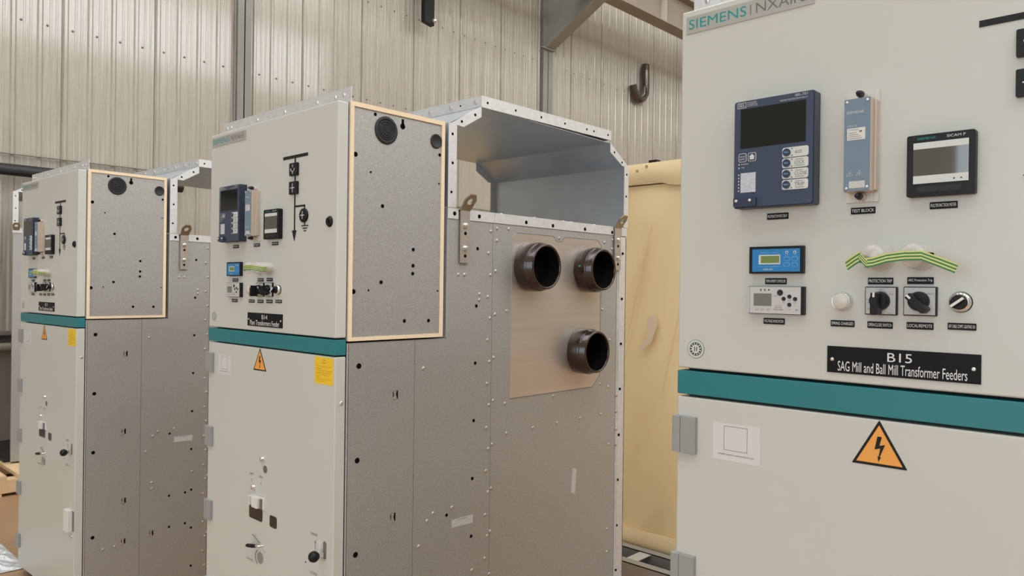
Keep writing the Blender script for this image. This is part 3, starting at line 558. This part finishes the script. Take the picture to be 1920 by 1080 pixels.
def lower_marks(root):
    s = MB(); a, l, r_ = (.3691, 1.4482), (.3279, 1.3746), (.4110, 1.3752)
    s.prism(zpts([(a[0]+.001, a[1]-.001), a, (a[0]-.001, a[1]-.001), (l[0], l[1]+.001), (l[0]+.001, l[1]), (r_[0]-.001, r_[1]), (r_[0], r_[1]+.001)]), 'y', -.0006, 0)
    s.prism(zpts([(.3691, 1.4408), (.3345, 1.3790), (.4046, 1.3792)]), 'y', -.0009, -.0006, 1)
    s.prism(zpts([(.3668, 1.4225), (.3735, 1.4225), (.3700, 1.4080), (.3785, 1.4105), (.3706, 1.3900), (.3725, 1.3900), (.3686, 1.3815), (.3672, 1.3915), (.3690, 1.3903), (.3712, 1.4040), (.3625, 1.4010)]), 'y', -.0012, -.0009)
    tag(s.build('warning_triangle', [BLACK, ORNG], root), 'orange triangle with a black bolt')
    s = MB(); s.box(.0768, .1690, -.0004, 0, zz(1.340), zz(1.409), 1)
    tag(s.build('printed_label', [PAPER, M('clear_label_film', (.66, .66, .66), .3)], root), 'pale film label')
    s = MB(); v = -.0006
    for a_, b_, c_, d_ in ((.0992, .1450, 1.4036, 1.4042), (.0992, .1450, 1.3596, 1.3602), (.0992, .0997, 1.3596, 1.4042), (.1445, .1450, 1.3596, 1.4042)): s.box(a_, b_, v, -.0004, zz(c_), zz(d_))
    s.text('DX68969-50504-01 NXAIRS/P/04-VCP_A67', .0876, .1579, zz(1.3500), zz(1.3530), v)
    s.build('label_print', BLACKM, root)
    s = MB(); s.box(.6962, .7930, -.0005, 0, zz(1.3660), zz(1.4458)); v = -.0007
    s.text('I IA', .735, .753, zz(1.4340), zz(1.4395), v, 1); s.text('WARNING', .733, .757, zz(1.4275), zz(1.4308), v, 1)
    for i, (t, x1) in enumerate((('Before opening the door close the earthing', .784), ('switch first and check', .735), ('It is forbidden to open the cable compartment', .786), ('when the circuit breaker is in service', .780), ('Lock the door and hang the safety sign', .776), ('before work', .730), ('The panel must be operated by trained staff', .784), ('only as per manual', .745))):
        s.text(t, .706, x1, zz(1.4185-.0062*i-.0018), zz(1.4185-.0062*i+.0013), v, 1)
    tag(s.build('yellow_notice', [YEL, YTXT], root), 'yellow notice with small print')
    s = MB(); s.cyl((.0387, 0, zz(1.5424)), (.0387, -.0006, zz(1.5424)), .0178, n=36, mi=0); s.cyl((.0387, -.0006, zz(1.5424)), (.0387, -.0008, zz(1.5424)), .0168, n=36, mi=1)
    s.cyl((.0387, -.0008, zz(1.5424)), (.0387, -.0010, zz(1.5424)), .0130, n=36, mi=2); s.cyl((.0387, -.0010, zz(1.5424)), (.0387, -.0012, zz(1.5424)), .0118, n=36, mi=1)
    for k in range(12):
        t = 2*PI*k/12; s.cyl((.0387+.0098*math.cos(t), -.0012, zz(1.5424)+.0098*math.sin(t)), (.0387+.0098*math.cos(t), -.0014, zz(1.5424)+.0098*math.sin(t)), .0018, n=10, mi=2)
    s.text('II', .0357, .0417, zz(1.5380), zz(1.5468), -.0014, 2)
    s.build('round_seal_sticker', [M('seal_green', (.12, .22, .10), .5), PALE, BLACKM], root)

def mechanism(root):
    sc = lambda u, z: MB().lathe((u, 0, zz(z)), (0, -1, 0), [(0, .0085), (.003, .0085), (.004, .0075), (.010, .0070), (.011, .004), (.009, .003), (.009, 0)], 20).build('latch_screw', CHROME, root)
    sc(.3975, 1.0895); sc(.3420, .9880)
    MB().cyl((.4120, 0, zz(1.0581)), (.4120, -.0008, zz(1.0581)), .0125, n=24).build('lock_opening', M('brown_grey_recess', (.15, .13, .11), .5), root)
    s = MB(); v = -.0004
    s.text('OFF/分', .3115, .3370, zz(1.0245), zz(1.0340), v); s.text('O', .3210, .3275, zz(1.0030), zz(1.0125), v); s.text('ON/合', .3735, .3980, zz(1.0245), zz(1.0340), v, 1); s.text('I', .3860, .3885, zz(1.0030), zz(1.0125), v, 1)
    s.text('OUT/出', .2960, .3300, zz(.7395), zz(.7485), v); s.text('O', .3340, .3420, zz(.7395), zz(.7485), v); s.text('6', .3545, .3595, zz(.8265), zz(.8375), v)
    s.tube([(.3820-.026*math.sin(t), v, zz(.7640)+.026*math.cos(t)) for t in [PI*.16+k*PI*.68/12 for k in range(13)]], .0014, 6)
    s.text('OPEN/开', .6850, .7220, zz(.9115), zz(.9205), v); s.box(.7095, .7115, v, 0, zz(.870), zz(.893)); s.prism(zpts([(.7065, .891), (.7145, .891), (.7105, .900)]), 'y', v, 0)
    s.text('CLOSE/关', .6850, .7220, zz(.795), zz(.804), v)
    s.build('door_lettering', [GREYT, REDT], root)
    r = MB().box(.3320, .3370, -.014, 0, zz(.9310), zz(.9600)).box(.3300, .3600, -.016, -.012, zz(.9600), zz(.9630)).box(.3300, .4120, -.004, 0, zz(.9270), zz(.9630)).build('operating_slide', WHITEP, root); tag(r, 'white plastic sliding block')
    MB().box(.3560, .3920, -.018, -.003, zz(.9290), zz(.9640)).build('slide_block', WHITEP, r, bevel=.001)
    MB().box(.3960, .4030, -.010, -.004, zz(.9280), zz(.9600)).build('slide_spring', GREYT, r)
    for a, b_, c_, d_ in ((.3109, .3981, .8830, .9250), (.4445, .4887, .8810, .9185)):
        MB().rbox(a, b_, -.0008, 0, zz(c_), zz(d_), .008, n=5).build('viewing_window', M('dark_brown_glass', (.028, .022, .018), .15), root)
    r = MB().tube([(.4040, 0, zz(.8090)), (.4020, -.010, zz(.8085)), (.3880, -.015, zz(.8070)), (.3750, -.017, zz(.8060))], .0035, 8).build('racking_lever', CHROME, root); tag(r, 'short lever with a black grip')
    MB().tube([(.3830, -.016, zz(.8060)), (.3700, -.019, zz(.8045)), (.3420, -.021, zz(.8000)), (.3340, -.021, zz(.7985))], [.005, .0065, .006, .004], 12).build('grip', BLACK, r)
    MB().tube([(.3350, -.001, zz(.8300)), (.3850, -.001, zz(.8130))], .0012, 5).build('indicator_arm', GREYT, root)
    MB().cyl((.3870, 0, zz(.7650)), (.3870, -.0008, zz(.7650)), .0195, n=28).build('racking_port', M('grey_port_cover', (.27, .265, .25), .45), root)
    s = MB().box(.4000, .4280, -.0012, 0, zz(.7820), zz(.8050)); s.text('L1', .408, .422, zz(.788), zz(.799), -.0014, 1); s.build('small_plate', [PALE, GREYT], root)
    r = MB().rbox(.7530, .7690, -.001, 0, zz(.8560), zz(.9080), .0075, n=5).rbox(.7260, .7440, -.001, 0, zz(.8660), zz(.9040), .002, 1).build('handle_slot', [M('slot_grey', (.16, .155, .15), .4), PALE], root)
    MB().box(.7570, .7625, -.022, -.001, zz(.8640), zz(.8780)).build('handle_arm', CHROME, r)
    MB().lathe((.7600, -.020, zz(.8700)), (-.35, -.94, 0), [(-.002, .006), (.002, .011), (.009, .0158), (.017, .0162), (.025, .0125), (.029, .006), (.030, 0)], 28).build('ball_knob', BLACK, r)
    MB().cyl((.6592, 0, zz(.8217)), (.6592, -.0006, zz(.8217)), .0025, n=10).build('pin_hole', HOLE, root)
    # bottom lock
    r = MB().box(.7250, .7800, -.022, 0, zz(.4980), zz(.6000)).build('lower_door_latch', WHITEP, root, bevel=.002)
    MB().box(.7800, .8005, -.001, 0, zz(.5030), zz(.5960)).build('latch_recess', GREYT, r)
    MB().lathe((.7700, 0, zz(.4750)), (0, -1, 0), [(0, .008), (.002, .007), (.003, 0)], 12).build('latch_pin', ZINC, r)
    MB().text('PULL', .690, .708, zz(.578), zz(.588), -.0004).text('PUSH', .690, .708, zz(.520), zz(.530), -.0004).build('latch_lettering', GREYT, r)

def lv_box(root):
    b = MB(); b.box(.002, W-.001, .038, .4085, zz(1.495), zz(2.196)); lv = b.build('instrument_compartment', GALV, root)
    g = MB(); x0, x1 = W-.001, W+.0035; a, b_, c_, d_, t = .041, .409, 1.494, 2.199, .0135
    g.box(x0, x1, a, b_, zz(d_-t), zz(d_)); g.box(x0, x1, a, b_, zz(c_), zz(c_+t*.8)); g.box(x0, x1, a, a+t*.9, zz(c_+t*.8), zz(d_-t)); g.box(x0, x1, b_-t*.95, b_, zz(c_+t*.8), zz(d_-t))
    tag(g.build('edge_seal', GASK, lv), 'cream foam strip around the side')
    x = W-.001; h = MB()
    for v, z, r in ((.131, 2.175, .0055), (.0615, 2.045, .0075), (.162, 1.901, .006), (.284, 1.774, .006), (.284, 1.723, .006), (.283, 1.698, .006), (.160, 1.669, .006), (.060, 1.640, .0075), (.252, 1.549, .006), (.351, 1.548, .006), (.390, 2.088, .0055), (.117, 1.999, .0035), (.388, 1.994, .003), (.388, 1.644, .003), (.114, 1.644, .003), (.236, 2.156, .0095)):
        MB().cyl((x, v, zz(z)), (x+.0006, v, zz(z)), r, n=14).build('punched_hole', HOLE, lv)
    MB().box(x, x+.0006, .2315, .2405, zz(2.158), zz(2.178)).build('keyhole_slot', HOLE, lv)
    def grommet(v, z, R_):
        L = [(0, R_), (.003, R_), (.004, R_*.93), (.0045, R_*.85)]
        for k in range(4): q = R_*(.78-.18*k); L += [(.0045, q), (.002, q*.97), (.002, q*.90), (.0045, q*.87)]
        return MB().lathe((x, v, zz(z)), (1, 0, 0), L+[(.0045, 0)], 40)
    g = grommet(.172, 2.133, .0425)
    for k in range(8):
        t = PI*k/8; g.tube([(x+.0047, .172-.033*math.cos(t), zz(2.133)-.033*math.sin(t)), (x+.0047, .172+.033*math.cos(t), zz(2.133)+.033*math.sin(t))], .0008, 4)
    g.build('cable_grommet', BLACKM, lv); 
    MB().lathe((x, .3735, zz(2.130)), (1, 0, 0), [(0, .0235), (.003, .0235), (.004, .021), (.002, .019), (.0015, 0)], 32).build('cable_grommet', BLACKM, lv)
    r = MB(); r.box(.0, W-.002, .045, .047, zz(2.196), zz(2.2425)); r.box(.0, W-.002, .047, .080, zz(2.196), zz(2.198))
    rr = r.build('top_rail', GALVL, root); tag(rr, 'bare zinc angle strip along the top edge')
    screws(lambda: MB().lathe((0, 0, 0), (0, -1, 0), [(0, .006), (.002, .0055), (.003, 0)], 10), 'rivet', rr, [(u, .045, zz(2.222)) for u in (.03, .06, .25, .43, .62, .72, .765)], ZINC)

def doors(root):
    MB().box(.008, W-.008, .030, .045, zz(.13), zz(2.19)).build('door_seal', BLACKM, root)
    MB().box(0, W, .0, .036, zz(1.5045), zz(2.193)).build('upper_door', CREAM, root, bevel=.0035, seg=3)
    tag(MB().box(0, W, -.001, .036, zz(1.4545), zz(1.4995)).build('trim_band', TEAL, root, bevel=.0015), 'teal horizontal band')
    MB().box(0, W, .0, .036, zz(.150), zz(1.4495)).build('lower_door', CREAM, root, bevel=.0035, seg=3)
    h = MB().box(-.0055, .012, -.0105, .014, zz(1.3425), zz(1.4125)).box(.0125, .044, -.0105, .0, zz(1.3425), zz(1.4125)).build('hinge', GREYP, root, bevel=.0012)
    for z in (-.265, -.530, -.810, -1.09): dup(h, (0, 0, z), root)
    MB().lathe((W, .022, zz(1.3145)), (1, 0, 0), [(0, .006), (.002, .006), (.003, .003), (.002, 0)], 14).build('edge_screw', ZINC, root)
    MB().box(W-.004, W+.0005, .0395, .0425, zz(.13), zz(1.488)).build('edge_strip', GALVL, root)

def name_plate(root, code, line, cw):
    s = MB(); s.box(.286, .510, -.002, 0, zz(1.5200), zz(1.5640)); v = -.0022
    s.text(code, .3985-cw/2, .3985+cw/2, zz(1.5440), zz(1.5582), v, 1); s.text(line, .3035, .4925, zz(1.5235), zz(1.5400), v, 1)
    o = s.build('designation_plate', [PLATE, WHITE], root); tag(o, 'black plate with white engraving')
    for u in (.2945, .5005): MB().lathe((u, -.002, zz(1.542)), (0, -1, 0), [(0, .0033), (.0015, .003), (.002, .0012), (.0012, 0)], 12).build('plate_screw', ZINC, o)

proto = empty('switchgear_cabinet', (0, 0, 0))
doors(proto); lv_box(proto); make_tank(proto); rear_hood(proto)
relay(proto); test_block(proto); meter(proto); controllers(proto); switches(proto); labels(proto); mimic(proto); lower_marks(proto); mechanism(proto)
cabs = [proto, copy_tree(proto), copy_tree(proto)]
POS = [(-4.67218, 1.14247, 0, math.radians(2.0405)), (-2.65786, 1.23787, .0076, 0), (-.76301, 1.28915, .0096, 0)]
INFO = [('B13', 'Plant Transformers Feeder', .036, 'cream switchgear cabinet at the left, smallest of the three, black plate B13'),
        ('B14', 'Plant Transformers Feeder', .036, 'cream switchgear cabinet in the middle with three brown sockets, black plate B14'),
        ('B15', 'SAG Mill and Ball Mill Transformer Feeders', .036, 'large cream switchgear cabinet filling the right edge, black plate B15')]
for o, p, q in zip(cabs, POS, INFO):
    o.location = p[:3]; o.rotation_euler = (0, 0, p[3]); name_plate(o, q[0], q[1], q[2]); tag(o, q[3], 'cabinet', 'row of switchgear cabinets')

# ------------------------------------------------------------------ striped tape tied round the lamp covers
def ribbon(m, path, wdir, width, off=0):
    # path: centre points, wdir: matching unit width directions; six stripes across
    n = len(path)
    for k in range(6):
        t0, t1 = (k/6-.5)*width, ((k+1)/6-.5)*width
        vs = []
        for p, d_ in zip(path, wdir):
            d_ = Vector(d_).normalized(); p = Vector(p)
            vs += [tuple(p+d_*t0), tuple(p+d_*t1), tuple(p+d_*t1+Vector((0, .0006, 0))), tuple(p+d_*t0+Vector((0, .0006, 0)))]
        fs = []
        for i in range(n-1):
            a, b = 4*i, 4*(i+1); fs += [(a, a+1, b+1, b), (a+3, b+3, b+2, a+2)]
        m.add(vs, fs, 0 if k % 2 else 1, True)
def tape(ci, style, label):
    p = POS[ci]; r = empty('striped_tape', p[:3], p[3]); m = MB(); zc = zz(1.704); up = (0, 0, 1)
    zf = lambda z: zz(z)
    path = []; wd = []
    if style == 'front':
        # long crossing band in front of both covers with a folded left tail
        path = [(.362, -.0600, zf(1.700)), (.375, -.0610, zf(1.7015)), (.395, -.0610, zf(1.7075)), (.420, -.0600, zf(1.7105)), (.4425, -.0590, zf(1.7105)), (.465, -.0570, zf(1.7010)), (.4885, -.0560, zf(1.6905))]
        wd = [(-.2, 0, 1), (-.1, 0, 1), (0, 0, 1), (0, 0, 1), (0, 0, 1), (.25, 0, 1), (.35, 0, 1)]
        ribbon(m, path, wd, .0145)
        ribbon(m, [(.334, -.0560, zf(1.6965)), (.346, -.0590, zf(1.7045)), (.3575, -.0595, zf(1.7115))], [(-.3, 0, 1)]*3, .0155)
        ribbon(m, [(.3545, -.0605, zf(1.7120)), (.3620, -.0608, zf(1.7035)), (.3700, -.0600, zf(1.6950))], [(.6, 0, 1)]*3, .0085)
        ribbon(m, [(.3480, -.0550, zf(1.7080)), (.3470, -.030, zf(1.708)), (.353, -.012, zf(1.708)), (.372, -.006, zf(1.7365)), (.40, -.005, zf(1.7365)), (.43, -.006, zf(1.7365)), (.4475, -.015, zf(1.708)), (.4495, -.035, zf(1.708)), (.4460, -.0575, zf(1.709))][:3]+[(.3475, -.013, zf(1.707))], [up]*4, .013)
        ribbon(m, [(.4425, -.0588, zf(1.7100)), (.4500, -.045, zf(1.709)), (.4500, -.020, zf(1.709))], [up]*3, .013)
    else:
        u0, u1, vf, vb = .3465, .4495, -.0475, -.0150; zc = zf(1.7105)
        loop = []
        R_ = .0215
        for k in range(9):
            a = PI/2+PI*k/8*1.0; loop.append((u0+R_+R_*math.cos(a), vf*.5+.012-R_*0+(-.0335)*0, 0))
        path = [(u0+.006, -.052, zc-.001), (u0+.014, -.0575, zc), (.385, -.0580, zc+.002), (.41, -.0580, zc+.002), (u1-.014, -.0575, zc), (u1-.004, -.0500, zc-.002), (u1+.0005, -.038, zc-.003), (u1+.001, -.025, zc-.003)]
        ribbon(m, path, [up]*len(path), .0150)
        ribbon(m, [(u0+.006, -.052, zc-.001), (u0+.0005, -.042, zc-.002), (u0, -.025, zc-.003)], [up]*3, .0150)
        ribbon(m, [(u1-.002, -.052, zc-.003), (u1+.016, -.0535, zc-.006), (u1+.030, -.052, zc-.005)], [(.1, 0, 1)]*3, .0120)
        ribbon(m, [(u1-.004, -.053, zc+.003), (u1+.004, -.054, zc-.004), (u1+.012, -.0545, zc-.009)], [(.5, 0, 1)]*3, .0100)
    o = m.build('striped_tape', [TYEL, TGRN])
    o.location = p[:3]; o.rotation_euler = (0, 0, p[3]); bpy.data.objects.remove(r)
    tag(o, label, 'tape', 'tapes round the lamp covers')
tape(0, 'wrap', 'green and yellow striped tape round the lamp covers of cabinet B13')
tape(1, 'wrap', 'green and yellow striped tape round the lamp covers of cabinet B14')
tape(2, 'front', 'long green and yellow striped tape across the lamp covers of cabinet B15')

# ------------------------------------------------------------------ wrapped crate behind
def crate():
    root = empty('wrapped_crate', (0, 0, 0)); tag(root, 'tall crate wrapped in yellow film standing between the middle and right cabinets', 'crate')
    x0, x1, y0, y1, z0, z1 = -3.35, -1.25, 3.56, 4.5, .10, H+.70
    MB().box(x0+.02, x1-.02, y0+.03, y1, z0+.02, z1-.02).build('crate_box', WOODY, root)
    def fn(a, b):
        x = x0+a*(x1-x0); z = z0+.09+b*(z1-z0-.21)
        w_ = .010*math.sin(7*(x*1.0-z*.42)*2.2)+.006*math.sin(19*(x-z*.35)+1.3)+.004*math.sin(31*(x-z*.5))
        e = min(b, 1-b)*10; w_ *= min(1, e)
        s_ = max(0, 1-abs(((x-.30*z+2.75) % .42)-.21)/.035)*.009*min(1, e)
        return (x, y0+.004-w_*.8-s_, z)
    tag(MB().grid(fn, 90, 60).build('film_wrap', WRAP, root), 'glossy yellow plastic film with slanting folds')
    def top(a, b):
        x = x0+a*(x1-x0); zb = z1-.12-.014*math.sin(x*9+1)-.006*math.sin(x*23)
        return (x, y0-.020-.012*math.sin(PI*b), zb+b*(z1-zb))
    t = MB().grid(top, 60, 6); t.box(x0, x1, y0-.018, y0+.05, z1-.115, z1); t.build('top_rail', WRAPL, root)
    def bot(a, b):
        x = x0+a*(x1-x0); zt = z0+.125+.006*math.sin(x*11)
        return (x, y0-.022-.014*math.sin(PI*b), z0+b*(zt-z0))
    t = MB().grid(bot, 60, 6); t.box(x0, x1, y0-.020, y0+.05, z0, z0+.11); t.build('bottom_rail', WRAPL, root)
    MB().cyl((-2.10, y0-.036, z0+.05), (-2.10, y0-.040, z0+.05), .010, n=10).build('knot_hole', SEAM, root)
    # diagonal pale crease ribbons and the torn tape
    for (ax, az, bx, bz, w_) in ((-2.27, H+.36, -2.43, H-.30, .005), (-2.40, H-.25, -2.50, H-.62, .004), (-2.06, H+.02, -2.20, H-.60, .003)):
        MB().tube([(ax+(bx-ax)*k/8, y0-.018, az+(bz-az)*k/8) for k in range(9)], [w_*(.25+.75*math.sin(PI*(k+.5)/9)) for k in range(9)], 6).build('film_crease', WRAPL, root)
    MB().prism([(-2.285, H-.16), (-2.235, H-.13), (-2.225, H-.20), (-2.26, H-.29), (-2.31, H-.33), (-2.335, H-.325), (-2.285, H-.26)], 'y', y0-.028, y0-.025).build('torn_tape', M('whitish_tape', (.78, .64, .50), .35, coat=.4), root)
    MB().box(-2.32, -2.27, y0+.02, y0+.06, z1, z1+.022).build('black_bracket', BLACK, root)
    for (a, b) in ((-2.46, -.045), (-2.36, -.02), (-2.30, -.0)): MB().cyl((a, y0-.030, z1+b-.02), (a, y0-.034, z1+b-.02), .008, n=8).build('knot_hole', M('light_knot', (.45, .28, .14), .7) , root)
    f_ = MB()
    for y in (3.6, 4.4): f_.box(x0, x1, y, y+.09, 0, .10)
    f_.build('skid', RIM, root)
crate()
# steel base frame lying in front of the crate
yA = 3.26; r = empty('steel_base_frame', (-2.16, yA, 0)); tag(r, 'low galvanised channel frame on the floor in front of the wrapped crate', 'frame')
for y, nm in ((0, 'front_channel'), (.19, 'rear_channel')):
    q = MB(); q.box(-1.1, 1.1, y, y+.004, .055, .148); q.box(-1.1, 1.1, y, y+.055, .144, .148); q.box(-1.1, 1.1, y, y+.055, .055, .059); q.build(nm, GALV, r)
for x in (-1.0, -.10, .95): MB().box(x, x+.07, .055, .19, .140, .144).build('cross_piece', GALVL, r)
MB().box(-1.08, 1.08, .012, .235, 0, .054).build('dark_underfill', RIM, r)  # added dark block standing in for the shade below the channels
# wood standing behind the middle cabinet
def plank(x, y, w_, z1, lean, lab, rnd=False):
    m = MB()
    if rnd: m.tube([(x, y, 0), (x+.01, y, z1*.5), (x, y, z1)], w_, 12)
    else: m.prism([(x, 0), (x+w_, 0), (x+w_+lean, z1), (x+lean, z1)], 'y', y, y+.025)
    tag(m.build('timber_post' if rnd else 'plank', WOODY), lab, 'timber', 'timber standing behind the middle cabinet')
for (pxv, wd, top_, lean, lab, rnd) in ((863, .045, .44, 0, 'round pale timber post standing behind the lifting lug', True),
        (900, .045, .36, -.05, 'pale plank behind the middle cabinet, nearest the lifting lug', False), (908, .035, .37, -.04, 'pale plank behind the middle cabinet, second from the lifting lug', False),
        (916, .04, .27, -.05, 'short pale plank behind the middle cabinet, third from the lifting lug', False), (922, .06, .36, .07, 'pale plank leaning right, beside the hood opening of the middle cabinet', False)):
    d_ = FW+RT*((pxv-960)/1410); t_ = 3.45/d_.y
    plank(d_.x*t_, {863: 3.30, 900: 3.33, 908: 3.365, 916: 3.40, 922: 3.435}[pxv], wd, H+top_*1.0, lean, lab, rnd)
# ------------------------------------------------------------------ rear housing on a pallet at far left
r = empty('rear_housing', (-7.678, 1.366, .165), math.radians(-13)); tag(r, 'bare galvanised housing on a pallet behind the left cabinet', 'cabinet')
p_ = MB(); p_.box(.01, .80, .43, 1.45, 0, 1.81); p_.build('housing_body', GALV, r)
rear_hood(r)
for ch in r.children:
    if ch.name.split('.')[0] in ('hood_sheet', 'end_flange', 'hood_cover'): ch.location.z += 0
p_ = MB(); p_.box(W-.02, W+.0025, .426, 1.45, 1.775, 1.815); p_.build('top_rim', GALVL, r)
T = lambda a, b, h: (W+.004+b*.6+h*.8, .45+a, 1.80+b*.8-h*.6)
MB().holed([(-.021, 0), (.021, 0), (.025, .045), (.013, .066), (-.013, .066), (-.025, .045)], (0, .038), .012, T, .006).build('lug_eye', OLIVE, r)
pl = empty('timber_pallet', (-7.78, 1.36, 0)); tag(pl, 'pine pallet under the housing at the far left', 'pallet')
for i in range(6): MB().box(0, 1.38, .20*i, .20*i+.13, .12, .15).build('deck_board', WOOD, pl, bevel=.003)
for x in (.0, .64, 1.28): MB().box(x, x+.10, 0, 1.13, .022, .12).build('bearer', WOOD, pl, bevel=.003)
for y in (0, .5, 1.0): MB().box(0, 1.38, y, y+.1, 0, .022).build('bottom_board', WOOD, pl)
MB().prism([(0, .151), (.9, .151), (.9, .164), (0, .164)], 'y', .22, 1.1).build('base_sheet', RIM, pl)
# crumpled clear film on the floor by the left cabinet
def heap(a, b):
    x = -5.36+a*.64; y = .74+b*.46
    e = math.sin(PI*a)**.6*math.sin(PI*b)**.6
    return (x, y, .004+e*(.038+.02*math.sin(23*a+5*b)*math.cos(17*b-3*a)+.018*math.sin(51*a-33*b)))
o = MB().grid(heap, 44, 40).build('crumpled_film', FOIL); tag(o, 'crumpled clear plastic film heaped on the floor at bottom left', 'plastic film')
